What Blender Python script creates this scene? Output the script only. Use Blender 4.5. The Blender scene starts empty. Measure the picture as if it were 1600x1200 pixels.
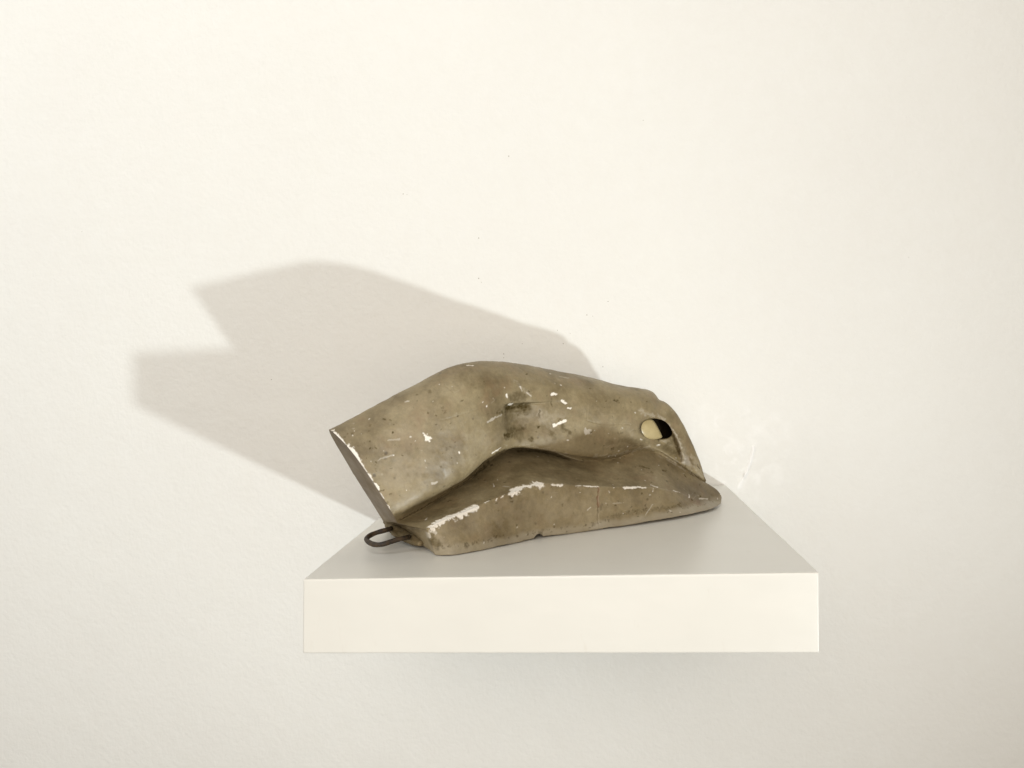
import bpy, math
import numpy as np
from mathutils import Matrix, Vector

# ------------------------------------------------------------------ camera
Z0 = 1.25                                   # height of the shelf top above the floor
YAW, PITCH, ROLL = 0.09954, 0.03549, -0.04208
CAM = np.array([0.0, -0.75803, 0.13290])    # shelf frame: wall is y = 0, shelf top is z = 0
FPX = 1200.0                                # focal length in pixels of a 1600 x 1200 frame


def cam_axes(yaw, pitch, roll):
    cy, sy, cp, sp = math.cos(yaw), math.sin(yaw), math.cos(pitch), math.sin(pitch)
    fwd = np.array([-sy * cp, cy * cp, -sp]); right = np.array([cy, sy, 0.0]); up = np.cross(right, fwd)
    cr, sr = math.cos(roll), math.sin(roll)
    return np.array([cr * right + sr * up, -sr * right + cr * up, fwd])


MC = cam_axes(YAW, PITCH, ROLL)
scene = bpy.context.scene
cd = bpy.data.cameras.new('camera'); cam = bpy.data.objects.new('camera', cd)
scene.collection.objects.link(cam); scene.camera = cam
cd.sensor_width = 36.0; cd.lens = 36.0 * FPX / 1600.0; cd.clip_start = 0.02; cd.clip_end = 60.0
m = Matrix.Identity(4)
for r in range(3):
    m[r][0], m[r][1], m[r][2] = MC[0][r], MC[1][r], -MC[2][r]
    m[r][3] = CAM[r] + (Z0 if r == 2 else 0)
cam.matrix_world = m

# ------------------------------------------------------------------ light of the room
world = bpy.data.worlds.new('World'); scene.world = world; world.use_nodes = True
bg = world.node_tree.nodes['Background']
bg.inputs[0].default_value = (1.0, 0.90, 0.78, 1); bg.inputs[1].default_value = 0.03


def area_lamp(name, loc, target, sx, sy, watts, colour):
    l = bpy.data.lights.new(name, 'AREA'); l.shape = 'RECTANGLE'; l.size = sx; l.size_y = sy
    l.energy = watts; l.color = colour
    o = bpy.data.objects.new(name, l); scene.collection.objects.link(o)
    o.location = loc
    o.rotation_euler = (Vector(target) - Vector(loc)).to_track_quat('-Z', 'Y').to_euler()
    return o


# the cool lamp low on the right that throws the shadow up the wall
kl = bpy.data.lights.new('low_lamp', 'SPOT'); kl.energy = 139; kl.color = (0.90, 0.96, 0.98)
kl.shadow_soft_size = 0.046; kl.spot_size = math.radians(43); kl.spot_blend = 1.0
ko = bpy.data.objects.new('low_lamp', kl); scene.collection.objects.link(ko)
ko.location = (1.47, -2.01, Z0 - 0.881)
ko.rotation_euler = (Vector((-0.48, 0, Z0 + 0.40)) - ko.location).to_track_quat('-Z', 'Y').to_euler()
# daylight from the left, then added fill lamps: behind the camera and overhead
area_lamp('window_light', (-1.75, -1.0, Z0 + 0.95), (-0.6, 0, Z0 + 0.35), 0.9, 1.1, 10.5, (0.86, 0.94, 1.0))
area_lamp('room_fill', (0.2, -3.0, Z0 + 0.05), (-0.1, 0, Z0 + 0.05), 2.2, 1.2, 27.5, (1.0, 0.89, 0.75))
ru = area_lamp('room_fill_high', (-0.1, -2.6, Z0 + 1.1), (-0.3, 0, Z0 + 0.45), 2.0, 1.0, 11.0, (1.0, 0.90, 0.80))
ru.data.spread = math.radians(100)
area_lamp('overhead_fill', (-0.5, -0.7, Z0 + 1.45), (-0.35, 0, Z0 + 0.45), 1.6, 0.5, 6.3, (0.95, 0.94, 0.90))

scene.view_settings.view_transform = 'Standard'; scene.view_settings.look = 'None'
scene.view_settings.exposure = 0.0; scene.view_settings.gamma = 1.0
scene.view_settings.use_curve_mapping = False


# ------------------------------------------------------------------ helpers
def ray(px):
    px = np.asarray(px, float)
    return np.stack([(px[..., 0] - 800) / FPX, -(px[..., 1] - 600) / FPX, np.ones(px.shape[:-1])], -1) @ MC


def on_z(px, z=0.0):
    v = ray(px); return CAM + v * ((z - CAM[2]) / v[..., 2])[..., None]


def on_wall(px):
    v = ray(px); return CAM + v * ((-CAM[1]) / v[..., 1])[..., None]


def to_px(p):
    q = (np.asarray(p) - CAM) @ MC.T
    return np.stack([800 + FPX * q[..., 0] / q[..., 2], 600 - FPX * q[..., 1] / q[..., 2]], -1)


def hash3(ix, iy, iz):
    h = (ix * 374761393 + iy * 668265263 + iz * 2147483647 // 7 + iz * 1274126177) & 0xFFFFFFFF
    h = ((h ^ (h >> 13)) * 1274126177) & 0xFFFFFFFF
    h = (h ^ (h >> 16)) & 0xFFFFFFFF
    return h.astype(np.float64) / 4294967295.0


def vnoise(p, scale, seed=0):
    q = p * scale + seed * 17.31 + 1000.0
    i = np.floor(q).astype(np.int64); f = q - i; f = f * f * (3 - 2 * f)
    out = 0
    for dx in (0, 1):
        for dy in (0, 1):
            for dz in (0, 1):
                w = (f[:, 0] if dx else 1 - f[:, 0]) * (f[:, 1] if dy else 1 - f[:, 1]) * (f[:, 2] if dz else 1 - f[:, 2])
                out = out + w * hash3(i[:, 0] + dx, i[:, 1] + dy, i[:, 2] + dz)
    return out * 2 - 1


def fbm(p, scale, octaves=3, seed=0):
    o = 0; a = 1.0; n = 0
    for k in range(octaves):
        o = o + a * vnoise(p, scale * 2 ** k, seed + k); n += a; a *= 0.5
    return o / n


def smooth(e0, e1, x):
    t = np.clip((x - e0) / (e1 - e0), 0, 1); return t * t * (3 - 2 * t)


def mesh_obj(name, verts, faces, mat, parent=None, shade=True, attrs=None):
    me = bpy.data.meshes.new(name)
    me.from_pydata([tuple(v) for v in verts], [], [tuple(f) for f in faces]); me.update()
    if shade:
        me.polygons.foreach_set('use_smooth', [True] * len(me.polygons))
    for k, a in (attrs or {}).items():
        at = me.attributes.new(k, 'FLOAT', 'POINT'); at.data.foreach_set('value', np.asarray(a, np.float32))
    me.materials.append(mat)
    o = bpy.data.objects.new(name, me); scene.collection.objects.link(o)
    if parent: o.parent = parent
    return o


class Nodes:
    def __init__(s, name):
        s.mat = bpy.data.materials.new(name); s.mat.use_nodes = True
        s.t = s.mat.node_tree; s.b = s.t.nodes['Principled BSDF']
    def n(s, typ, **kw):
        nd = s.t.nodes.new(typ)
        for k, v in kw.items(): setattr(nd, k, v)
        return nd
    def link(s, a, b): s.t.links.new(a, b)
    def coords(s): return s.n('ShaderNodeTexCoord').outputs['Object']
    def noise(s, vec, scale, detail=4, rough=0.55):
        nd = s.n('ShaderNodeTexNoise'); nd.inputs['Scale'].default_value = scale
        nd.inputs['Detail'].default_value = detail; nd.inputs['Roughness'].default_value = rough
        s.link(vec, nd.inputs['Vector']); return nd.outputs['Fac']
    def ramp(s, fac, stops):
        nd = s.n('ShaderNodeValToRGB'); e = nd.color_ramp.elements
        while len(e) < len(stops): e.new(0.5)
        for el, (p, c) in zip(e, stops):
            el.position = p; el.color = (*c, 1) if len(c) == 3 else c
        s.link(fac, nd.inputs[0]); return nd.outputs[0]
    def mix(s, fac, a, b, mode='MIX'):
        nd = s.n('ShaderNodeMix', data_type='RGBA', blend_type=mode)
        for sock, val in ((nd.inputs[0], fac), (nd.inputs[6], a), (nd.inputs[7], b)):
            if isinstance(val, (int, float)): sock.default_value = val
            elif isinstance(val, tuple): sock.default_value = (*val, 1)
            else: s.link(val, sock)
        return nd.outputs[2]
    def math(s, op, a, b=0.0):
        nd = s.n('ShaderNodeMath', operation=op)
        for sock, val in ((nd.inputs[0], a), (nd.inputs[1], b)):
            if isinstance(val, (int, float)): sock.default_value = val
            else: s.link(val, sock)
        return nd.outputs[0]
    def attr(s, name):
        nd = s.n('ShaderNodeAttribute'); nd.attribute_name = name; return nd.outputs['Fac']
    def bump(s, height, strength, dist):
        nd = s.n('ShaderNodeBump'); nd.inputs['Strength'].default_value = strength
        nd.inputs['Distance'].default_value = dist; s.link(height, nd.inputs['Height'])
        s.link(nd.outputs[0], s.b.inputs['Normal'])


# ------------------------------------------------------------------ materials
def wall_material():
    k = Nodes('white_wall_paint'); c = k.coords()
    wc = k.ramp(k.noise(c, 3.0, 5), [(0.3, (0.783, 0.777, 0.742)), (0.7, (0.808, 0.807, 0.772))])
    wc = k.mix(0.5, wc, k.ramp(k.noise(c, 55.0, 5, 0.7), [(0.3, (0.965, 0.955, 0.94)), (0.7, (1.0, 1.0, 1.0))]), 'MULTIPLY')
    k.link(k.mix(k.attr('fresh'), wc, (0.90, 0.895, 0.875)), k.b.inputs['Base Color'])
    k.b.inputs['Roughness'].default_value = 0.62
    k.b.inputs['Specular IOR Level'].default_value = 0.3
    h = k.math('ADD', k.math('MULTIPLY', k.noise(c, 190.0, 3), 0.5), k.math('MULTIPLY', k.noise(c, 28.0, 4), 1.0))
    k.bump(h, 0.62, 0.0016)
    return k.mat


def shelf_material():
    k = Nodes('white_shelf_laminate'); c = k.coords()
    sc_ = k.ramp(k.noise(c, 14.0, 6), [(0.3, (0.755, 0.738, 0.68)), (0.7, (0.78, 0.763, 0.705))])
    mp = k.n('ShaderNodeMapping'); mp.inputs['Scale'].default_value = (1.0, 1.0, 0.25); mp.inputs['Rotation'].default_value = (0, 0, 0.5); k.link(c, mp.inputs['Vector'])
    scf = k.ramp(k.noise(mp.outputs[0], 70.0, 8, 0.75), [(0.60, (0, 0, 0)), (0.74, (1, 1, 1))])
    k.link(k.mix(k.math('MULTIPLY', scf, 0.30), sc_, (0.62, 0.57, 0.48)), k.b.inputs['Base Color'])
    k.link(k.ramp(k.noise(c, 40.0, 5), [(0.3, (0.30,) * 3), (0.7, (0.35,) * 3)]), k.b.inputs['Roughness']); k.b.inputs['IOR'].default_value = 1.58
    k.bump(k.noise(c, 60.0, 2), 0.02, 0.0004)
    return k.mat


def plaster_material():
    k = Nodes('aged_tinted_plaster'); c = k.coords()
    base = k.ramp(k.noise(c, 34.0, 7, 0.6), [(0.28, (0.150, 0.112, 0.055)), (0.5, (0.26, 0.208, 0.115)), (0.72, (0.365, 0.303, 0.183))])
    fine = k.ramp(k.noise(c, 330.0, 5, 0.65), [(0.25, (0.72,) * 3), (0.6, (1.0,) * 3), (0.8, (1.14,) * 3)])
    col = k.mix(0.75, base, fine, 'MULTIPLY')
    warm = k.ramp(k.noise(c, 75.0, 4), [(0.52, (0, 0, 0)), (0.72, (1, 1, 1))])
    col = k.mix(k.math('MULTIPLY', warm, 0.30), col, (0.27, 0.185, 0.105))
    # scattered pale nicks and dark pin spots of the surface itself
    v = k.n('ShaderNodeTexVoronoi'); v.inputs['Scale'].default_value = 120.0; k.link(c, v.inputs['Vector'])
    v2 = k.n('ShaderNodeTexVoronoi'); v2.inputs['Scale'].default_value = 95.0
    mp = k.n('ShaderNodeMapping'); mp.inputs['Location'].default_value = (3.1, 1.7, 5.3); k.link(c, mp.inputs['Vector']); k.link(mp.outputs[0], v2.inputs['Vector'])
    gate = k.ramp(k.noise(c, 50.0, 3), [(0.50, (0, 0, 0)), (0.62, (1, 1, 1))])
    nick = k.math('MULTIPLY', k.ramp(v.outputs['Distance'], [(0.06, (1, 1, 1)), (0.13, (0, 0, 0))]), gate)
    spot = k.math('MULTIPLY', k.ramp(v2.outputs['Distance'], [(0.07, (1, 1, 1)), (0.16, (0, 0, 0))]), gate)
    col = k.mix(k.math('MULTIPLY', spot, 0.8), col, (0.075, 0.055, 0.028))
    col = k.mix(k.attr('dust'), col, (0.40, 0.355, 0.265))
    col = k.mix(k.attr('rub_light'), col, (0.45, 0.40, 0.31))
    col = k.mix(k.attr('rust'), col, (0.20, 0.105, 0.05))
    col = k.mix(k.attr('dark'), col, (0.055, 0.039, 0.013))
    col = k.mix(k.attr('hole_shade'), col, (0.012, 0.009, 0.005))  # hole interior painted near-black to stand in for its shade
    col = k.mix(k.math('MULTIPLY', nick, 0.35), col, (0.45, 0.40, 0.31))
    col = k.mix(k.attr('chip'), col, (0.86, 0.82, 0.74))
    k.link(col, k.b.inputs['Base Color'])
    rg = k.ramp(k.noise(c, 60.0, 5), [(0.3, (0.38,) * 3), (0.7, (0.58,) * 3)])
    k.link(k.mix(k.attr('dark'), k.mix(k.attr('chip'), rg, (0.9, 0.9, 0.9)), (0.85, 0.85, 0.85)), k.b.inputs['Roughness'])
    k.link(k.math('MAXIMUM', 0.0, k.math('SUBTRACT', 0.5, k.math('MULTIPLY', k.math('ADD', k.attr('hole_shade'), k.attr('dark')), 0.5))), k.b.inputs['Specular IOR Level'])
    h = k.math('ADD', k.math('MULTIPLY', k.noise(c, 240.0, 5, 0.6), 1.0), k.math('MULTIPLY', spot, -0.8))
    k.bump(h, 0.35, 0.0006)
    return k.mat


def wire_material():
    k = Nodes('rusty_dark_wire'); c = k.coords()
    k.link(k.ramp(k.noise(c, 260.0, 4), [(0.35, (0.014, 0.010, 0.007)), (0.75, (0.075, 0.045, 0.02))]), k.b.inputs['Base Color'])
    k.b.inputs['Roughness'].default_value = 0.6
    k.bump(k.noise(c, 700.0, 3), 0.4, 0.0004)
    return k.mat


def plug_material():
    k = Nodes('cream_plug'); c = k.coords()
    k.link(k.ramp(k.noise(c, 120.0, 4), [(0.3, (0.40, 0.325, 0.165)), (0.7, (0.50, 0.415, 0.225))]), k.b.inputs['Base Color'])
    k.b.inputs['Roughness'].default_value = 0.32
    return k.mat


def simple(name, rgb, rough):
    k = Nodes(name); c = k.coords()
    k.link(k.ramp(k.noise(c, 300.0, 3), [(0.3, tuple(x * 0.9 for x in rgb)), (0.7, rgb)]), k.b.inputs['Base Color'])
    k.b.inputs['Roughness'].default_value = rough
    return k.mat


M_WALL, M_SHELF, M_PLASTER, M_WIRE, M_PLUG = wall_material(), shelf_material(), plaster_material(), wire_material(), plug_material()
UP = np.array([0, 0, Z0])

# ------------------------------------------------------------------ wall
wall = mesh_obj('wall', [(-2.2, 0, 0), (2.2, 0, 0), (2.2, 0, 2.7), (-2.2, 0, 2.7)], [(0, 1, 2, 3)], M_WALL, shade=False)
wall['kind'] = 'structure'

# smear of filler, painted over, beside the right end of the shelf
rng = np.random.default_rng(4)
c0 = on_wall((1150, 712))
W_, H_ = 0.062, 0.066
gx, gz = np.meshgrid(np.linspace(-1, 1, 161), np.linspace(-1, 1, 161), indexing='ij')
P = np.stack([c0[0] + gx * W_, np.zeros_like(gx), c0[2] + gz * H_], -1).reshape(-1, 3)


def seg_dist(p, a, b):
    a = np.asarray(a); b = np.asarray(b); d = b - a; L = (d * d).sum()
    t = np.clip(((p - a) @ d) / max(L, 1e-12), 0, 1)
    return np.linalg.norm(p - (a + t[:, None] * d), axis=1)


def poly_dist(p, pts):
    if len(pts) == 1: return np.linalg.norm(p - pts[0], axis=1)
    return np.min([seg_dist(p, pts[i], pts[i + 1]) for i in range(len(pts) - 1)], axis=0)


env = np.clip(1 - (gx ** 2 + gz ** 2), 0, 1).ravel() ** 0.7
warp = np.stack([fbm(P, 60, 2, 3), np.zeros(len(P)), fbm(P, 60, 2, 9)], -1) * 0.0025
hgt = 0.00018 * (fbm(P, 45, 4, 1) + 0.25)
for pts, w, hh in [([(1177, 698), (1174, 722), (1166, 742)], 0.0013, 0.0014), ([(1166, 742), (1160, 752), (1156, 762)], 0.0016, 0.0010),
                   ([(1128, 682), (1150, 690), (1158, 702)], 0.0022, 0.00022), ([(1195, 664), (1170, 684), (1180, 692)], 0.003, 0.0002),
                   ([(1162, 738), (1161, 750)], 0.0009, -0.0009), ([(1120, 676), (1145, 680)], 0.002, 0.0002), ([(1180, 668), (1210, 690)], 0.003, 0.0002)]:
    d = poly_dist(P + warp, [on_wall(q) for q in pts]); hgt = hgt + hh * np.exp(-(d / w) ** 2)
P[:, 1] = -(hgt * env) + 0.0003 * (env < 0.02) - 0.00005 * env
faces = [(i * 161 + j, (i + 1) * 161 + j, (i + 1) * 161 + j + 1, i * 161 + j + 1) for i in range(160) for j in range(160)]
fresh = np.clip(hgt / 0.0009, 0, 1) * env + 0.75 * smooth(-.05, .5, fbm(P, 70, 4, 21)) * env ** 2
mesh_obj('filler_smear', P + UP, faces, M_WALL, wall, attrs=dict(fresh=np.clip(fresh, 0, 1)))

# small flecks and grit under the paint
M_FLECK = simple('grey_paint_fleck', (0.40, 0.37, 0.32), 0.7)
for px, py, r in [(748, 372, 1.6), (748, 435, 1.8), (752, 441, 1.2), (917, 492, 1.5), (926, 494, 1.0), (950, 471, 1.5), (795, 244, 1.8), (630, 303, 1.5),
                  (636, 304, 1.0), (871, 516, 1.2), (880, 537, 1.4), (891, 521, 1.0), (942, 573, 1.4), (787, 553, 1.6), (787, 559, 1.3), (816, 537, 1.2),
                  (424, 593, 1.4), (1253, 1006, 0.9), (1005, 188, 1.2), (128, 362, 1.1), (1420, 402, 1.0)]:
    c = on_wall((px, py)); r *= 0.00034
    vs, fs = [c + UP + (0, -r * 0.5, 0)], []
    for ring, (rr, yy) in enumerate(((0.6, 0.4), (1.0, 0.0))):
        for q in range(8):
            a = q * math.pi / 4 + px; w = rr * r * (0.8 + 0.4 * rng.random())
            vs.append(c + UP + (w * math.cos(a), -r * 0.5 * yy + 0.00005 * ring, w * 1.25 * math.sin(a)))
    for q in range(8):
        fs.append((0, 1 + q, 1 + (q + 1) % 8)); fs.append((1 + q, 9 + q, 9 + (q + 1) % 8, 1 + (q + 1) % 8))
    mesh_obj('paint_fleck', vs, fs, M_FLECK, wall)

# ------------------------------------------------------------------ shelf
XL, SW, ST, SD, GAP = -0.1837, 0.3120, 0.0470, 0.30, 0.0012
import bmesh
bm = bmesh.new()
def on_front(px):
    v = ray(px); return CAM + v * ((-SD - CAM[1]) / v[1])
q0, q1, q2, q3 = [on_front(p) for p in ((473.0, 1021.4), (1280.8, 1020.9), (473.4, 907.0), (1280.2, 892.6))]
c8 = [tuple(q0), tuple(q1), (XL + SW, -GAP, -ST), (XL, -GAP, -ST), (q2[0], -SD, 0), (q3[0], -SD, 0), (XL + SW, -GAP, 0), (XL, -GAP, 0)]
vv = [bm.verts.new(Vector(p) + Vector(UP)) for p in c8]
for f in ((0, 3, 2, 1), (4, 5, 6, 7), (0, 1, 5, 4), (1, 2, 6, 5), (2, 3, 7, 6), (3, 0, 4, 7)): bm.faces.new([vv[i] for i in f])
bmesh.ops.bevel(bm, geom=list(bm.edges), offset=0.0009, segments=3, affect='EDGES', profile=0.5)
bmesh.ops.subdivide_edges(bm, edges=[e for e in bm.edges if e.calc_length() > 0.02], cuts=70, use_grid_fill=True)
bmesh.ops.recalc_face_normals(bm, faces=bm.faces)
bm.normal_update()
pv_ = np.array([v.co[:] for v in bm.verts])
dn_ = 0.00016 * fbm(pv_, 90, 3, 41) + 0.00022 * fbm(pv_, 14, 2, 44)
for v, d_ in zip(bm.verts, dn_): v.co += v.normal * float(d_)
for f in bm.faces: f.smooth = True
me = bpy.data.meshes.new('floating_shelf'); bm.to_mesh(me); bm.free(); me.materials.append(M_SHELF)
shelf = bpy.data.objects.new('floating_shelf', me); scene.collection.objects.link(shelf)
wn = shelf.modifiers.new('weighted_normals', 'WEIGHTED_NORMAL'); wn.weight = 90; wn.keep_sharp = False
shelf['label'] = 'thick white square floating shelf fixed to the wall'; shelf['category'] = 'shelf'

# ------------------------------------------------------------------ sculpture
O = on_z((682.0, 869.0)); E_ = on_z((1040.0, 815.0))
AX = (E_ - O) / np.linalg.norm(E_ - O); NB = np.array([-AX[1], AX[0], 0.0]); KZ = np.array([0, 0, 1.0])


def at_v(px, v):                              # point of a pixel's ray at depth v behind the front edge of the base
    px = np.asarray(px, float); r = ray(px)
    s = (np.asarray(v) - (CAM - O) @ NB) / (r @ NB)
    return CAM + r * s[..., None]


def loc(a, v, z): return O + AX * a + NB * v + KZ * z


def interp(tk, pk, t):                        # monotone-ish cubic (Catmull-Rom with finite differences)
    tk = np.asarray(tk, float); pk = np.asarray(pk, float)
    if pk.ndim == 1: pk = pk[:, None]
    d = np.gradient(pk, tk, axis=0)
    i = np.clip(np.searchsorted(tk, t, side='right') - 1, 0, len(tk) - 2)
    h = (tk[i + 1] - tk[i])[:, None]; u = ((t - tk[i])[:, None]) / h
    return ((2 * u ** 3 - 3 * u ** 2 + 1) * pk[i] + (u ** 3 - 2 * u ** 2 + u) * h * d[i]
            + (-2 * u ** 3 + 3 * u ** 2) * pk[i + 1] + (u ** 3 - u ** 2) * h * d[i + 1])


TK = [0, .1, .2, .3, .38, .48, .58, .68, .78, .84, .87, .91, .95, .98, 1]
TOP = [(515, 672, .047), (574, 639.5, .045), (640, 606, .043), (700, 575.5, .042), (742, 566, .043), (800, 567, .050), (860, 577, .056), (920, 589, .055),
       (980, 604.5, .050), (1004, 608.3, .048), (1017, 611, .047), (1024, 616, .045), (1030, 624.5, .043), (1042, 631, .0405), (1053, 641, .039), (1064, 657, .037), (1080, 688, .035), (1094, 725, .034), (1103, 751, .034)]
TKT = [0, .1, .2, .3, .38, .48, .58, .68, .78, .82, .84, .851, .862, .88, .90, .92, .95, .98, 1]
LF = [(584, 754, .023), (622, 728, .022), (668, 700, .018), (715, 672, .017), (752, 656, .020), (800, 650, .027), (860, 655, .030), (915, 660, .030),
      (965, 664, .030), (1000, 670, .031), (1022, 676, .033), (1052, 692, .033), (1074, 708, .032), (1089, 733, .031), (1102.5, 752.5, .033)]
LB = [(613, 802, .019), (652, 783, .018), (692, 763, .019), (736, 736, .021), (766, 713, .026), (805, 698, .030), (858, 703.5, .032), (912, 714, .034),
      (965, 708, .034), (1000, 699, .036), (1022, 700, .037), (1052, 718, .036), (1075, 733, .034), (1092, 745, .033), (1102.7, 754, .0335)]
CR = [(621, 816.5, .027), (660, 797, .036), (700, 772, .043), (742, 743, .052), (771, 716, .060), (811, 698, .066), (862, 706, .058), (912, 720, .046),
      (965, 715, .041), (1000, 706, .041), (1024, 707, .041), (1053, 722, .039), (1076, 736, .036), (1092, 747.5, .0345), (1103, 756, .034)]
FR = [(667, 827, .003), (692, 812, .004), (744, 792, .005), (793, 770.5, .006), (840, 757.5, .007), (880, 757, .008), (915, 759, .008), (960, 761, .008),
      (1010, 761, .009), (1045, 767, .011), (1062, 771, .0125), (1084, 778, .0155), (1106, 783, .020), (1119, 786, .0238), (1127, 783.5, .0275)]
BF = [(680, 868), (706, 868.8), (746, 862.5), (790, 853.5), (836, 843), (880, 836.5), (915, 831.5), (960, 825.8), (1010, 819), (1045, 814), (1064, 811), (1086, 806), (1106, 801), (1118, 796.5), (1126, 791)]
NT = 680
# stations are packed a little closer at both ends
u_ = np.linspace(0, 1, NT); T = u_ + 0.035 * np.sin(2 * np.pi * (u_ - 0.5)) * 0 + 0.0


def curve(tk, tab):
    a = np.array(tab, float); return interp(tk, at_v(a[:, :2], a[:, 2]), T)


cTOP, cLF, cLB, cCR, cFR = [curve(k, q) for k, q in ((TKT, TOP), (TK, LF), (TK, LB), (TK, CR), (TK, FR))]
cBF = interp(TK, on_z(np.array(BF, float)), T); cBF[:, 2] = 0.0


def la(p): return (p - O) @ AX


def lv(p): return (p - O) @ NB


BKV = interp([0, .15, .4, .7, .85, 1], [.073, .088, .100, .100, .094, .058], T)[:, 0]
aTOP, zTOP = la(cTOP), cTOP[:, 2]
zCR = cCR[:, 2]
BKZ = np.minimum(zTOP * 0.45, zCR + 0.004)
BKZ = np.maximum(BKZ, 0.006)
endw = np.exp(-(T / 0.05) ** 2)
aBK = aTOP + 0.585 * (zTOP - BKZ) * (1 - smooth(0, 0.35, T)) - 0.012 * smooth(.8, 1, T)
cBK = O + AX * aBK[:, None] + NB * BKV[:, None] + KZ * BKZ[:, None]
BBV = interp([0, .15, .4, .7, .85, 1], [.085, .095, .104, .103, .096, .060], T)[:, 0]
aBB = la(cBF) * 0 + interp([0, .5, 1], [-.010, .12, .235], T)[:, 0]
cBB = O + AX * aBB[:, None] + NB * BBV[:, None]


def blend(A, B, fv, fz, fa=None):
    fa = fv if fa is None else fa
    a = la(A) + fa * (la(B) - la(A)); v = lv(A) + fv * (lv(B) - lv(A)); z = A[:, 2] + fz * (B[:, 2] - A[:, 2])
    return O + AX * a[:, None] + NB * v[:, None] + KZ * z[:, None]


cUF = blend(cLF, cTOP, 0.26, 0.68, 0.62)
cUB = blend(cTOP, cBK, 0.72 + 0.2 * smooth(.5, .72, T), 0.36 - 0.08 * smooth(.5, .72, T), 0.36)
# the cut end on the left: its far edge runs straight down from the top corner
fall = np.exp(-(T / 0.14) ** 2)[:, None]
for cc, tgt in ((cUB, at_v(np.array((551.0, 738.0)), .066)), (cBK, at_v(np.array((599.0, 814.0)), .084)), (cBB, on_z(np.array((603.0, 824.0))))):
    cc += fall * (tgt - cc[0])


def spline_sections(ctrl, counts):            # ctrl: list of (NT,3); centripetal-like cubic through them
    n = len(ctrl); C_ = np.stack(ctrl, 0)
    seg = np.linalg.norm(np.diff(C_, axis=0), axis=2) ** 0.75 + 1e-6
    k = np.concatenate([np.zeros((1, NT)), np.cumsum(seg, 0)], 0)
    d = np.zeros_like(C_)
    for i in range(n):
        if i == 0: d[0] = (C_[1] - C_[0]) / seg[0][:, None]
        elif i == n - 1: d[i] = (C_[i] - C_[i - 1]) / seg[i - 1][:, None]
        else:
            h0, h1 = seg[i - 1][:, None], seg[i][:, None]
            d[i] = ((C_[i] - C_[i - 1]) / h0 * h1 + (C_[i + 1] - C_[i]) / h1 * h0) / (h0 + h1)
    out = []
    for i in range(n - 1):
        h = seg[i][:, None]
        for q in range(counts[i]):
            u = q / counts[i]
            out.append((2 * u ** 3 - 3 * u ** 2 + 1) * C_[i] + (u ** 3 - 2 * u ** 2 + u) * h * d[i] + (-2 * u ** 3 + 3 * u ** 2) * C_[i + 1] + (u ** 3 - u ** 2) * h * d[i + 1])
    out.append(C_[-1])
    return out


def line_sections(A, B, cnt, bulge=0.0):
    out = []
    for q in range(cnt):
        u = q / cnt
        out.append(A + (B - A) * u + (-NB * 0.6 + KZ * 0.5) * bulge * math.sin(math.pi * u))
    return out


rows = []
rows += line_sections(cBK, cBB, 14)
i_bb = len(rows); rows += line_sections(cBB, cBF, 30)
i_bf = len(rows); rows += line_sections(cBF, cFR, 84, 0.0006)
i_fr = len(rows); nose = (0.0042 * smooth(.90, 1.0, T))[:, None] * (AX * .72 + KZ * .68)
for q in range(96):
    rows.append(cFR + (cCR - cFR) * (q / 96) - (-NB * .5 + KZ * .8) * .0006 * math.sin(math.pi * q / 96) * (1 - smooth(.85, 1, T))[:, None] + nose * math.sin(math.pi * (q / 96) ** .75) ** .8)
i_cr = len(rows)
cCV = cCR + (cLB - cCR) * 0.35                 # roof of the cleft under the bend
wcv = (smooth(.26, .40, T) * smooth(.74, .58, T))[:, None]
roof = O + AX * (la(cCR) * .8 + la(cLB) * .2)[:, None] + NB * (lv(cCR) + .001)[:, None] + KZ * (cLB[:, 2] + .0025)[:, None]
cCV = cCV + (roof - cCV) * wcv
ds = spline_sections([cCR, cCV, cLB, cLF, cUF, cTOP, cUB, cBK], [24, 36, 100, 70, 60, 36, 30])
i_top = i_cr + 290
rows += ds
S = np.stack(rows, 0)                         # (NS, NT, 3)
NS = len(rows)
# rounded corners of the section: blur along the section, except at the crease
w = np.array([1, 2, 3, 2, 1.0]); w /= w.sum()
for it in range(2):
    pad = np.concatenate([S[:1], S[:1], S, S[-1:], S[-1:]], 0)
    B_ = sum(w[k] * pad[k:k + NS] for k in range(5))
    keep = np.ones(NS); keep[:3] = 0; keep[-3:] = 0; keep[i_cr - 2:i_cr + 3] = 0.4; keep[i_bb - 4:i_bf - 5] = 0
    S = S + (B_ - S) * keep[:, None, None]
S[:, :, 2] = np.maximum(S[:, :, 2], 0.0004)


def normals(S):
    du = np.gradient(S, axis=1); dv = np.gradient(S, axis=0)
    n = np.cross(du, dv); n /= (np.linalg.norm(n, axis=2, keepdims=True) + 1e-12)
    return n


N = normals(S)
if (N[i_bf + 40, NT // 2] @ NB) > 0: N = -N
front = np.zeros((NS, NT), bool); front[i_bf:i_top + 10] = True
PX = to_px(S)
Sf, Nf = S[front], N[front]; PXf = PX[front]
vis = ((CAM - Sf) * Nf).sum(1) > 0
Sv, PXv = Sf[vis], PXf[vis]
dep = np.linalg.norm(Sv - CAM, axis=1)
PXo = np.argsort(PXv[:, 0]); PXs = PXv[PXo, 0]


def surf(px):                                 # visible surface point nearest to a pixel of the photograph
    lo, hi = np.searchsorted(PXs, (px[0] - 14, px[0] + 14)); cand = PXo[lo:hi]
    d2 = ((PXv[cand] - np.asarray(px)) ** 2).sum(1)
    near = np.where(d2 < max(4.0, d2.min() * 1.5))[0]
    return Sv[cand[near[np.argmin(dep[cand[near]] + 0.002 * np.sqrt(d2[near]))]]]


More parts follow.
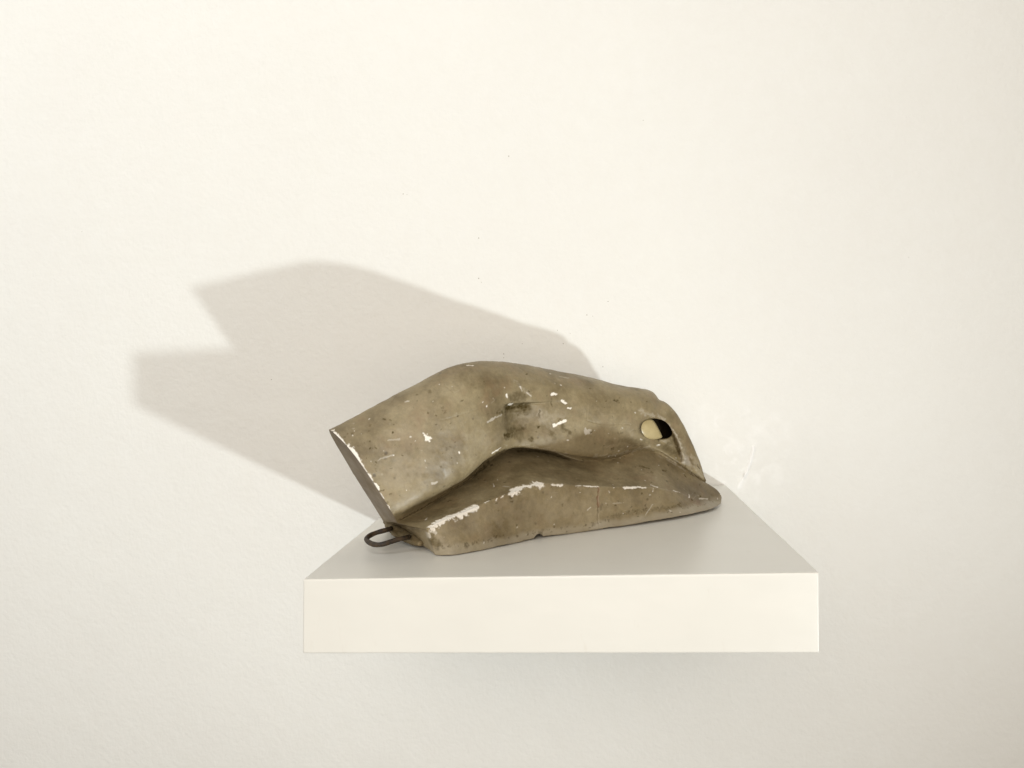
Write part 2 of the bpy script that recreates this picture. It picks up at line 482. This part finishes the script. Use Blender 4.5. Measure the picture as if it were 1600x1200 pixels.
FLAT = S.reshape(-1, 3)
FA = (FLAT - O) @ AX; FAo = np.argsort(FA); FAs = FA[FAo]
PXM = 0.00048                                 # metres per photo pixel at the sculpture
wob2 = np.stack([fbm(FLAT, 210, 2, s) for s in (51, 63, 77)], -1); wob3 = fbm(FLAT, 260, 2, 91)
wob = np.stack([fbm(FLAT, 640, 2, s) for s in (11, 23, 37)], -1)


def mark(pts, wpx, rag=1.0, soft=0.35, minlen=None):
    q = [surf(p) for p in pts]
    c = np.mean(q, 0); R = max(np.linalg.norm(x - c) for x in q) + wpx * PXM * 3 + 0.002
    ca = (c - O) @ AX; lo, hi = np.searchsorted(FAs, (ca - R, ca + R)); idx = FAo[lo:hi]
    idx = idx[np.linalg.norm(FLAT[idx] - c, axis=1) < R]
    out = np.zeros(len(FLAT))
    if len(idx):
        d = poly_dist(FLAT[idx] + wob[idx] * PXM * rag * min(wpx, 4) * 0.9 + wob2[idx] * PXM * rag * wpx * 0.7, q) / (wpx * PXM)
        d = d / (1.0 + 0.55 * min(rag, 1.5) * wob3[idx])
        out[idx] = 1 - smooth(1 - soft, 1 + soft, d)
    return out


chip = np.zeros(len(FLAT)); dark = chip.copy(); rub_light = chip.copy(); rust = chip.copy(); disp = chip.copy()


def add(arr, pts, w, amt=1.0, **kw): np.maximum(arr, amt * mark(pts, w, **kw), out=arr)


# --- broken edges showing white plaster
for pts, w_, a in [
    ([(673, 822), (683, 815), (696, 809), (702, 807)], 4.4, 1), ([(708, 806), (722, 800), (735, 794.5), (744, 791)], 4.6, 1), ([(718, 803), (728, 799)], 3.5, 1),
    ([(757, 785), (763, 782)], 1.8, 1), ([(775, 780), (777, 777)], 1.5, .9), ([(783, 778), (786, 774)], 2.0, 1),
    ([(796, 769), (806, 763), (820, 758.5), (836, 756), (844, 756.5)], 4.6, 1), ([(803, 766), (812, 763)], 4.5, 1), ([(863, 757), (878, 757.5)], 2.6, 1), ([(900, 758), (908, 758)], 1.2, .8),
    ([(913, 758), (935, 760)], 1.8, 1), ([(973, 761), (985, 762), (1009, 760.5)], 2.3, 1), ([(1017, 757), (1022, 760), (1028, 761)], 1.4, 1), ([(1021, 763), (1020, 768)], 1.0, .7),
    ([(1053, 767), (1062, 769)], 2.0, .8), ([(1077, 772), (1077, 777)], 2.0, .8), ([(1094, 779), (1106, 781)], 1.9, .6), ([(1122, 781)], 2.2, .6), ([(1126, 773)], 1.6, .6),
    ([(669, 833), (671, 840)], 2.2, .5), ([(675, 828), (680, 832)], 2.6, .45),
    ([(520, 678), (528, 689), (533, 696)], 2.4, 1), ([(541, 697), (548, 706), (558, 718)], 3.2, 1), ([(560, 720), (566, 730)], 2.0, .9), ([(567, 731), (571, 738)], 1.4, .8),
    ([(574, 741), (585, 756), (592, 767)], 2.3, 1), ([(594, 771), (599, 780)], 1.5, .9), ([(604, 792), (608, 796)], 2.4, 1), ([(517, 674), (521, 673)], 1.8, .8),
    ([(667, 678), (669, 683)], 3.2, 1), ([(671, 682)], 2.4, 1), ([(663, 680)], 1.6, 1), ([(792, 617), (792.5, 620.5)], 2.2, 1), ([(797, 632), (803, 631)], 2.0, 1), ([(863, 616), (869, 616)], 2.6, 1),
    ([(879, 625.5), (885, 629)], 2.5, 1), ([(887, 637.5), (892, 638)], 1.7, .9), ([(866.5, 666), (876, 661.5), (885, 658)], 2.0, 1), ([(860, 583.5)], 2.0, .7), ([(761, 635)], 1.6, .9),
    ([(770, 707.5), (777, 703.5), (782, 700.5)], 1.7, 1), ([(914, 671), (921, 675)], 3.0, .42), ([(887, 687)], 2.0, .6), ([(730, 571), (740, 571)], 1.6, .9), ([(717, 707), (718, 709)], 1.9, 1),
    ([(634, 628), (639, 626)], 1.6, .4), ([(676, 756), (683, 754)], 2.0, .45), ([(591, 719), (603, 714), (616, 711)], 1.4, .3), ([(615.5, 711)], 1.7, .85), ([(606, 688), (624, 686)], 1.6, .22),
    ([(762, 660), (775, 652)], 2.4, .35), ([(785, 648), (772, 654)], 1.5, .3), ([(665, 811), (668, 808)], 1.8, .5), ([(1001, 686), (1003, 687)], 1.5, .7), ([(1026, 697), (1028, 696.5)], 1.5, .7),
    ([(1020, 788), (1014, 797), (1008, 806)], 0.8, .4), ([(958, 787), (975, 786)], 0.8, .25), ([(918, 797), (923, 793)], 1.2, .5), ([(952, 767), (953, 769)], 1.4, .6), ([(1046, 798), (1048, 801)], 1.6, .4),
    ([(770, 755), (772, 760)], 1.0, .5), ([(786, 758), (797, 759)], 1.0, .35), ([(874, 587), (890, 590)], 0.9, .35), ([(813, 604), (816, 611)], 1.0, .6), ([(824, 614), (830, 619)], 1.1, .45)]:
    add(chip, pts, w_ * (1.25 if w_ > 2.9 else 0.82), a, rag=1.1, soft=0.26 if w_ > 1.5 else 0.5)
disp -= 0.00055 * smooth(0.3, 0.9, chip)

# --- dark stains, pits and spots; shade painted into the cleft and cove
for pts, w_, a in [
    ([(794, 637), (806, 636), (826, 636)], 6.5, .9), ([(806, 648), (824, 656)], 6, .25), ([(793, 644), (815, 643)], 5.0, .5), ([(808, 616), (818, 620), (800, 624)], 6.0, .42), ([(797, 673), (812, 672), (824, 668)], 4.0, .55),
    ([(791, 681), (803, 680)], 5.0, .75), ([(833, 687)], 4.0, .6), ([(845, 667)], 2.4, .85), ([(881, 668), (889, 675)], 4.8, .5), ([(861, 675), (868, 682)], 4.2, .45), ([(875, 656)], 2.4, .75), ([(862, 628), (864, 634)], 2.0, .5),
    ([(779, 646), (785, 644)], 2.6, .5), ([(846, 643), (846, 650)], 1.4, .5), ([(691, 636)], 2.0, .5), ([(695, 643)], 2.8, .55), ([(614, 676.5)], 1.2, .9), ([(601, 712.5)], 1.0, .9), ([(699, 703)], 2.0, .4), ([(642, 694)], 1.0, .5),
    ([(960, 624), (966, 628)], 2.4, .6), ([(968, 622)], 1.3, .6), ([(1011, 628)], 1.6, .5), ([(958, 702)], 2.2, .6), ([(912, 719)], 2.6, .6), ([(925, 676)], 2.4, .5), ([(945, 674)], 1.2, .6), ([(967, 678), (972, 676)], 2.4, .4), ([(957, 652)], 1.5, .5),
    ([(676, 848), (682, 852)], 6.0, .55), ([(674, 842), (673, 834)], 2.5, .35), ([(842, 838), (845, 834)], 4.0, .4), ([(937, 827)], 2.6, .55), ([(1002, 728), (1015, 733)], 2.4, .55), ([(1036, 735), (1042, 734)], 2.6, .6), ([(1069, 740), (1072, 744)], 1.6, .6), ([(1090, 728), (1092, 731)], 1.6, .6),
    ([(1076, 738), (1086, 745)], 2.0, .6), ([(1099, 740), (1103, 751)], 1.6, .5), ([(797, 777)], 1.6, .5), ([(780, 797)], 1.4, .5), ([(788, 816)], 1.6, .55), ([(778, 825)], 2.0, .4), ([(763, 842)], 1.6, .55), ([(727, 852), (732, 850)], 2.4, .45), ([(856, 773)], 1.4, .4),
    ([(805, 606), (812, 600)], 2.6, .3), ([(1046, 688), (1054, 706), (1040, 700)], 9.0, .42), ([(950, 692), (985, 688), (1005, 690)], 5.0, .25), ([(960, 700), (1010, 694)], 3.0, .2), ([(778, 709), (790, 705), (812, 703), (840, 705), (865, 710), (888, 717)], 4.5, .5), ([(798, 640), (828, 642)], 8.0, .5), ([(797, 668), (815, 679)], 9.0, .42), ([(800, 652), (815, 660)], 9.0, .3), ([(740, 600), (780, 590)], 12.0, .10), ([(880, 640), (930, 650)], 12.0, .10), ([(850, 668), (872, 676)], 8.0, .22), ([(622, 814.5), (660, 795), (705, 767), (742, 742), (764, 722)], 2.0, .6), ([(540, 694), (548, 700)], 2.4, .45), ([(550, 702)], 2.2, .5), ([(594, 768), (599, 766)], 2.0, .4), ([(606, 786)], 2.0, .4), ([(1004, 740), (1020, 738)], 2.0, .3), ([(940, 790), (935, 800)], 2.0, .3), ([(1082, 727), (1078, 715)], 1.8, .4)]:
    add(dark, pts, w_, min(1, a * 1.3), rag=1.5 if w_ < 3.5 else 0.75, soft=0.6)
# pitted line just above the foot of the base
rs = np.random.default_rng(7)
for x0, x1, y0, y1, num in [(955, 1062, 815, 799, 60), (682, 770, 866, 853, 40), (770, 960, 852, 823, 50), (1062, 1118, 806, 794, 14)]:
    for q in range(num):
        f_ = rs.random(); add(dark, [(x0 + (x1 - x0) * f_, y0 + (y1 - y0) * f_ - 6 - 7 * rs.random())], 0.7 + 1.0 * rs.random(), .35 + .3 * rs.random(), rag=1.5, soft=0.5)
add(dark, [(955, 806), (1000, 800), (1040, 796), (1060, 792)], 2.4, .3, rag=2.0, soft=0.8)
dark *= np.clip(0.86 + 0.6 * fbm(FLAT, 520, 2, 61), 0, 1)
disp -= 0.0003 * smooth(0.35, 0.8, dark)

# --- brown tone and shade painted into the sloping ledge, broken by noise
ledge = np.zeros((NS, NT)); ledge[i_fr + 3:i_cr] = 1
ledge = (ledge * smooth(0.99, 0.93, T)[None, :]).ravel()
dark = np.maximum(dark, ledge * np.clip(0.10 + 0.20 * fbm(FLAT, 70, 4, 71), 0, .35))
# --- rusty tints and the crack down the front of the base
add(rust, [(934.5, 761), (936, 768), (933, 779), (936, 792)], 1.6, .75, rag=1.2, soft=0.6)
add(rust, [(1072, 773), (1080, 781), (1093, 785)], 5.0, .4, rag=2, soft=0.8)
add(rust, [(1044, 760), (1050, 765)], 5.0, .25, rag=2, soft=0.8)
add(rust, [(760, 610), (790, 600)], 12.0, .22, rag=2, soft=0.9)
add(rust, [(628, 684), (640, 700), (660, 640)], 9.0, .16, rag=2, soft=0.9)
add(rust, [(985, 745), (1020, 748)], 6.0, .25, rag=2, soft=0.9)
disp -= 0.00035 * mark([(934.5, 761), (936, 768), (933, 779), (936, 792), (934, 812), (936, 828)], 1.2, rag=1.0, soft=0.6)

# --- places rubbed paler, plus light painted on belly, rim, lips and base front
for pts, w_, a in [([(1000, 643), (1022, 648), (1038, 657), (1056, 678), (1065, 700), (1067, 724)], 3.0, .6), ([(1018, 702), (1044, 717), (1068, 733)], 2.0, .5), ([(930, 713), (960, 712), (990, 703), (1014, 700)], 3.5, .45),
                   ([(790, 697), (820, 696), (862, 704), (885, 710)], 2.2, .4), ([(806, 594), (812, 604), (828, 616)], 3.0, .35), ([(812, 655), (830, 652), (822, 660)], 6.0, .16), ([(846, 645), (860, 652), (880, 650)], 5.0, .3),
                   ([(690, 738), (725, 718), (760, 695), (778, 685)], 9.0, .13), ([(615, 745), (650, 740), (690, 722)], 26.0, .20), ([(650, 700), (700, 690)], 20.0, .08), ([(720, 700), (750, 690)], 14.0, .14), ([(625, 795), (650, 775)], 8.0, .2), ([(845, 655), (866, 670)], 4.0, .3), ([(1085, 715), (1098, 745)], 4.0, .3), ([(1078, 735), (1096, 748)], 3.0, .35), ([(700, 825), (780, 808), (840, 795), (930, 790)], 22.0, .13), ([(980, 785), (1060, 785)], 14.0, .10)]:
    add(rub_light, pts, w_, a, rag=2.0, soft=0.8)
# scattered fine scratches
for q in range(26):
    x, y = 540 + rs.random() * 540, 0
    x = rs.uniform(560, 1090); lo = np.interp(x, [560, 640, 740, 860, 980, 1090], [680, 640, 590, 595, 625, 745]); hi = np.interp(x, [560, 620, 700, 850, 1000, 1090], [720, 780, 855, 835, 815, 795])
    y = rs.uniform(lo, hi); an = rs.uniform(-0.9, 0.3); ln = rs.uniform(2, 13)
    add(rub_light, [(x, y), (x + ln * math.cos(an), y + ln * math.sin(an))], rs.uniform(.4, .75), rs.uniform(.12, .4), rag=1.4, soft=0.6)
# specks of grime and pin-point losses all over
for q in range(230):
    x = rs.uniform(540, 1100); lo = np.interp(x, [540, 640, 740, 860, 980, 1100], [672, 620, 575, 585, 612, 752]); hi = np.interp(x, [540, 620, 700, 850, 1000, 1100], [700, 800, 858, 838, 818, 795])
    y = rs.uniform(lo, hi)
    if q < 170: add(dark, [(x, y), (x + rs.normal() * 1.2, y + rs.normal())], rs.uniform(.5, 1.3) * (1.6 if rs.random() < .12 else 1), rs.uniform(.25, .75), rag=1.6, soft=.6)
    else: add(chip, [(x, y), (x + rs.normal(), y + rs.normal() * .6)], rs.uniform(.4, .85), rs.uniform(.3, .8), rag=1.6, soft=.5)
# incised lines on the limb
for pts, w_, dd in [([(788, 633), (800, 631), (828, 630.5), (846, 631)], 1.2, .0004), ([(918, 633), (917, 657), (940, 663), (985, 663)], 1.0, .0003), ([(690, 657), (720, 648), (745, 640)], 1.0, .0002), ([(695, 602), (708, 612)], .9, .0002)]:
    disp -= dd * mark(pts, w_, rag=.6, soft=.5)

# --- bigger forms: hollow behind the knee, cove round the hole
K3 = FLAT


def hollow(c, ra, rv, ang, depth, power=1.0):
    """ellipse in the plane seen from the front (axis along the base / up), pushed in along the depth axis"""
    p = surf(c); a = (K3 - p) @ AX; z = (K3 - p)[:, 2]; v = (K3 - p) @ NB
    ca, sa = math.cos(ang), math.sin(ang); x_ = (a * ca + z * sa) / ra; y_ = (-a * sa + z * ca) / rv
    r = np.sqrt(x_ ** 2 + y_ ** 2)
    g = (1 - smooth(0.0, 1.0, r)) ** power
    return depth * g * (np.abs(v) < 0.04)


frontm = np.zeros((NS, NT)); frontm[i_cr + 12:i_top - 30] = 1; frontm = frontm.ravel()
push = hollow((818, 658), .024, .020, 0.1, .0045) + hollow((806, 652), .014, .018, 0.2, .0018)
pc = surf((812, 660))
# the ledge: a crisp upper edge to the hollow
za = K3[:, 2] - surf((815, 631))[2]; aa = (K3 - surf((815, 640))) @ AX
push = push + 0.0009 * smooth(0.0007, -0.0007, za) * smooth(-.022, 0.0, za) * smooth(.018, .010, np.abs(aa))
a0_, a1_, a2_, a3_ = [(surf(q) - O) @ AX for q in ((785, 665), (795, 665), (835, 665), (900, 672))]
aK = (K3 - O) @ AX
push = push + 0.0026 * smooth(a0_ - .007, a1_ + .009, aK) * smooth(a3_, a2_, aK) * smooth(0.001, -0.001, za)
push = push * frontm
def rounded(p, n=2):                          # corner-cutting of a closed outline
    for _ in range(n):
        q = np.roll(p, -1, axis=0); p = np.stack([.75 * p + .25 * q, .25 * p + .75 * q], 1).reshape(-1, p.shape[1])
    return p


# cove between the limb and the raised rim at the right end
poly = [surf(q) for q in [(1000, 646), (1022, 650), (1038, 658), (1054, 675), (1064, 699), (1067, 728), (1044, 715), (1018, 699), (996, 690)]]
pa = rounded(np.array([[(q - O) @ AX, q[2]] for q in poly])); A2 = np.stack([(K3 - O) @ AX, K3[:, 2]], -1)


def poly_sd(pts, poly):
    n = len(poly); d = np.full(len(pts), 1e9); ins = np.zeros(len(pts), bool)
    for i in range(n):
        a, b = poly[i], poly[(i + 1) % n]; e = b - a
        t = np.clip(((pts - a) @ e) / (e @ e), 0, 1); d = np.minimum(d, np.linalg.norm(pts - a - t[:, None] * e, axis=1))
        c = ((a[1] > pts[:, 1]) != (b[1] > pts[:, 1])); x = (b[0] - a[0]) * (pts[:, 1] - a[1]) / (b[1] - a[1] + 1e-12) + a[0]
        ins ^= c & (pts[:, 0] < x)
    return np.where(ins, -d, d)


sd = poly_sd(A2, pa)
fm2 = np.zeros((NS, NT)); fm2[i_cr + 4:i_top - 12] = 1; fm2 = fm2.ravel()
aL, aR = (surf((984, 668)) - O) @ AX, (surf((1030, 676)) - O) @ AX
cove = fm2 * 0.0100 * smooth(0.0012, -0.0072, sd) * smooth(aL, aR, aK)
# the hole itself
hp = [(996, 672), (999, 661), (1008, 655), (1020, 654), (1036, 657), (1046, 665), (1049, 675), (1043, 684), (1032, 688), (1014, 687), (1003, 682)]
hs = [surf(q) for q in hp]; ha = rounded(np.array([[(q - O) @ AX, q[2]] for q in hs]))
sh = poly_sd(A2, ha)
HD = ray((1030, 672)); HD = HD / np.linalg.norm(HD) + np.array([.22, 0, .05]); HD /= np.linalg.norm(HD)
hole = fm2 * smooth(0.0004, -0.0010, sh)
Nf_ = N.reshape(-1, 3)
# slow unevenness of a hand-made cast, then the fine relief
disp += 0.0011 * fbm(FLAT, 38, 3, 5) + 0.00030 * fbm(FLAT, 120, 2, 15) + 0.00014 * fbm(FLAT, 330, 3, 8)
# notch in the foot of the base
nz = surf((842, 840)); nd = np.hypot((FLAT - nz) @ AX, FLAT[:, 2] - 0.0); lift = 0.0036 * smooth(.0050, .0026, nd)
foot = np.zeros((NS, NT)); foot[i_bb:i_bf + 60] = 1
S2 = FLAT + Nf_ * disp[:, None] + NB * push[:, None] + HD * cove[:, None] + HD * (hole * 0.018)[:, None]
S2[:, 2] = np.where((FLAT[:, 2] < .003) & (nd < .0052), np.maximum(S2[:, 2], lift), S2[:, 2])
# the foot is worn uneven and lifts off the shelf towards both ends
aF = (FLAT - O) @ AX
low = smooth(.012, 0.0, FLAT[:, 2])
under = smooth(.001, .012, (FLAT - O) @ NB)
S2[:, 2] += low * (0.0028 * smooth(.010, -.010, aF) * under + 0.0018 * smooth(.10, .22, aF) + 0.0003 * np.abs(fbm(FLAT, 160, 2, 4)))
S2[:, 2] = np.maximum(S2[:, 2], 0.0)
dust = 0.95 * smooth(.0085, .0040, FLAT[:, 2] + 0.0022 * fbm(FLAT, 150, 3, 6)) * (0.75 + 0.5 * fbm(FLAT, 90, 2, 2))
dust = np.clip(dust, 0, 1)
ATT = dict(hole_shade=fm2 * smooth(0.0002, -0.0004, sh), chip=chip, dark=dark, rub_light=np.clip(rub_light, 0, 1), rust=rust, dust=dust)

root = bpy.data.objects.new('plaster_sculpture', None); scene.collection.objects.link(root)
root.location = Vector(loc(0.1, 0.05, 0) + UP); root.empty_display_size = 0.05
root['label'] = 'worn olive-brown plaster sculpture of a bent limb, with chipped white edges'; root['category'] = 'sculpture'
bpy.context.view_layer.update()
R0 = np.array(root.location)


def part_grid(name, r0, r1, pairs):
    """rows r0..r1 of the skin, plus the flat faces that close both ends (pairs: front rows matched with back rows)"""
    idx = np.arange(NS * NT).reshape(NS, NT)
    faces = []; g = np.full(NS * NT, -1); used = idx[np.concatenate([np.arange(a, b + 1) for a, b in zip(r0, r1)])].ravel()
    used = np.unique(used); g[used] = np.arange(len(used))
    V = list(S2[used] + UP - R0); att = {k: list(a[used]) for k, a in ATT.items()}
    for a, b in zip(r0, r1):
        q = np.stack([idx[a:b, :-1], idx[a + 1:b + 1, :-1], idx[a + 1:b + 1, 1:], idx[a:b, 1:]], -1).reshape(-1, 4)
        faces += g[q].tolist()
    for col, flip in ((0, False), (NT - 1, True)):
        n = len(pairs); M_ = 28 if col == 0 else 8; ring = np.zeros((n, M_ + 1), int)
        for k, (f_, b_) in enumerate(pairs):
            pf, pb = S2[idx[f_, col]], S2[idx[b_, col]]
            for j in range(0, M_ + 1):
                u = j / M_
                p = pf + (pb - pf) * u
                zf = FLAT[idx[f_, col], 2] * (1 - u) + FLAT[idx[b_, col], 2] * u
                if col == 0 and zf < .012:
                    p[2] = zf + smooth(.012, 0.0, zf) * .0028 * smooth(.010, -.010, (p - O) @ AX) * smooth(.001, .012, (p - O) @ NB)
                ring[k, j] = len(V); V.append(p + UP - R0)
                e = min(u, 1 - u)
                near = idx[f_ if u < .5 else b_, col]; fade = max(0.0, 1 - e / .07)
                for kk in att: att[kk].append(max(({'rust': 0.35, 'dark': 0.2} if name == 'limb' else {'rust': 0.12, 'dark': 0.05}).get(kk, 0.0), ATT[kk][near] * fade))
        for k in range(n - 1):
            for j in range(M_):
                f4 = [ring[k, j], ring[k + 1, j], ring[k + 1, j + 1], ring[k, j + 1]]
                f4 = f4[::-1] if flip else f4
                if len(set(f4)) == 4: faces.append(f4)
                elif len(set(f4)) == 3: faces.append(list(dict.fromkeys(f4)))
    return mesh_obj(name, V, faces, M_PLASTER, root, attrs=att)


def match(f0, f1, b0, b1, n):
    return [(int(round(f0 + (f1 - f0) * k / n)), int(round(b0 + (b1 - b0) * k / n))) for k in range(n + 1)]


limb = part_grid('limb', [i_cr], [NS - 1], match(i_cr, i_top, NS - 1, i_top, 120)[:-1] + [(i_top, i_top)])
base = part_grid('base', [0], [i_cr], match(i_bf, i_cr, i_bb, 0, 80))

# ------------------------------------------------------------------ cream plug in the hole
out = [(995.5, 671), (998, 662), (1004, 656.5), (1012, 654.5), (1019, 655), (1024, 661), (1029, 670), (1033, 678), (1035, 683.5), (1027, 686), (1016, 687), (1006, 684.5), (999, 679.5)]
out = [tuple(q) for q in np.concatenate([rounded(np.array(out, float), 2)])]
pv = [lv(surf(q)[None])[0] for q in out]
vm = float(np.median(pv)) + 0.0035
ctr = (1013, 671)
vs, fs = [], []
n = len(out)
prof = [(1.0, .012), (1.02, .0032), (0.95, .0016), (0.80, .0007), (0.55, .0002), (0.25, .0)]
for sc, dv in prof:
    for q in out:
        vs.append(at_v((ctr[0] + (q[0] - ctr[0]) * sc, ctr[1] + (q[1] - ctr[1]) * sc), vm + dv) + UP - R0)
vs.append(at_v(ctr, vm) + UP - R0)
for r in range(len(prof) - 1):
    for q in range(n): fs.append((r * n + q, r * n + (q + 1) % n, (r + 1) * n + (q + 1) % n, (r + 1) * n + q))
for q in range(n): fs.append(((len(prof) - 1) * n + q, (len(prof) - 1) * n + (q + 1) % n, len(vs) - 1))
plug = mesh_obj('plug', vs, fs, M_PLUG, root)
plug['label'] = 'cream plug filling the left of the hole'

# ------------------------------------------------------------------ rough lip of plaster that holds the wire, under the cut end
lp = np.array([on_z(q[:2], q[2]) for q in [(598, 815, .0105), (604, 823, .0085), (613, 832, .0070), (624, 839.5, .0060), (636, 846, .0052), (650, 853, .0045)]])
tt = np.linspace(0, 1, len(lp)); lc = interp(tt, lp, np.linspace(0, 1, 60)); lc = lc + NB * 0.0040 + AX * 0.0048
vs, fs = [], []
for i, p in enumerate(lc):
    tg = lc[min(i + 1, 59)] - lc[max(i - 1, 0)]; tg /= np.linalg.norm(tg)
    b1 = np.cross(tg, KZ); b1 /= np.linalg.norm(b1); b2 = np.cross(tg, b1)
    for q in range(20):
        a = q * math.pi / 10; vs.append(p + (0.0050 * b1 * math.cos(a) + 0.0036 * b2 * math.sin(a)) * (1 - 0.6 * (max(0, i - 40) / 19) ** 2) * (1 - 0.45 * (max(0, 14 - i) / 14) ** 2))
vs = np.array(vs); ctr_ = np.repeat(lc, 20, 0)
vs = ctr_ + (vs - ctr_) * (1 + 0.35 * fbm(vs, 260, 3, 31))[:, None]; vs[:, 2] = np.maximum(vs[:, 2], 0.0004)
for i in range(59):
    for q in range(20): fs.append((i * 20 + q, i * 20 + (q + 1) % 20, (i + 1) * 20 + (q + 1) % 20, (i + 1) * 20 + q))
fs.append(tuple(range(20))[::-1]); fs.append(tuple(59 * 20 + q for q in range(20)))
lip_n = np.clip(0.5 + 0.5 * fbm(vs, 200, 3, 33), 0, .8)
mesh_obj('plaster_lip', vs + UP - R0, fs, M_PLASTER, root, attrs=dict(dark=lip_n, rust=np.full(len(vs), .15)))

# ------------------------------------------------------------------ bent wire loop at the left end
wp = [(646, 835, .0030), (640, 838, .0065), (631, 841, .0095), (615, 844.5, .0088), (602, 849.7, .0075), (591, 852, .0068), (582.5, 850.3, .0068), (575, 846.5, .0070), (571.8, 842.5, .0075), (574.5, 838.5, .0082), (583, 834, .0092), (594, 830.5, .0102), (604, 828, .011), (611, 825.5, .0085), (620, 821, .004)]
pts = np.array([on_z((x, y), z) for x, y, z in wp])
tt = np.concatenate([[0], np.cumsum(np.linalg.norm(np.diff(pts, axis=0), axis=1))]); tt /= tt[-1]; cv = interp(tt, pts, np.linspace(0, 1, 120))
for it in range(14): cv[1:-1] = (cv[:-2] + 2 * cv[1:-1] + cv[2:]) / 4
vs, fs = [], []
for i, p in enumerate(cv):
    tg = cv[min(i + 1, 119)] - cv[max(i - 1, 0)]; tg /= np.linalg.norm(tg)
    b1 = np.cross(tg, KZ); b1 /= np.linalg.norm(b1); b2 = np.cross(tg, b1)
    rad = 0.0018 * (1 + 0.06 * math.sin(i * 0.7) * math.sin(i * 0.23))
    for q in range(12):
        a = q * math.pi / 6; vs.append(p + rad * (math.cos(a) * b1 + math.sin(a) * b2) + UP - R0)
for i in range(119):
    for q in range(12): fs.append((i * 12 + q, i * 12 + (q + 1) % 12, (i + 1) * 12 + (q + 1) % 12, (i + 1) * 12 + q))
wire = mesh_obj('wire_loop', vs, fs, M_WIRE, root)
wire['label'] = 'dark rusty bent wire loop'
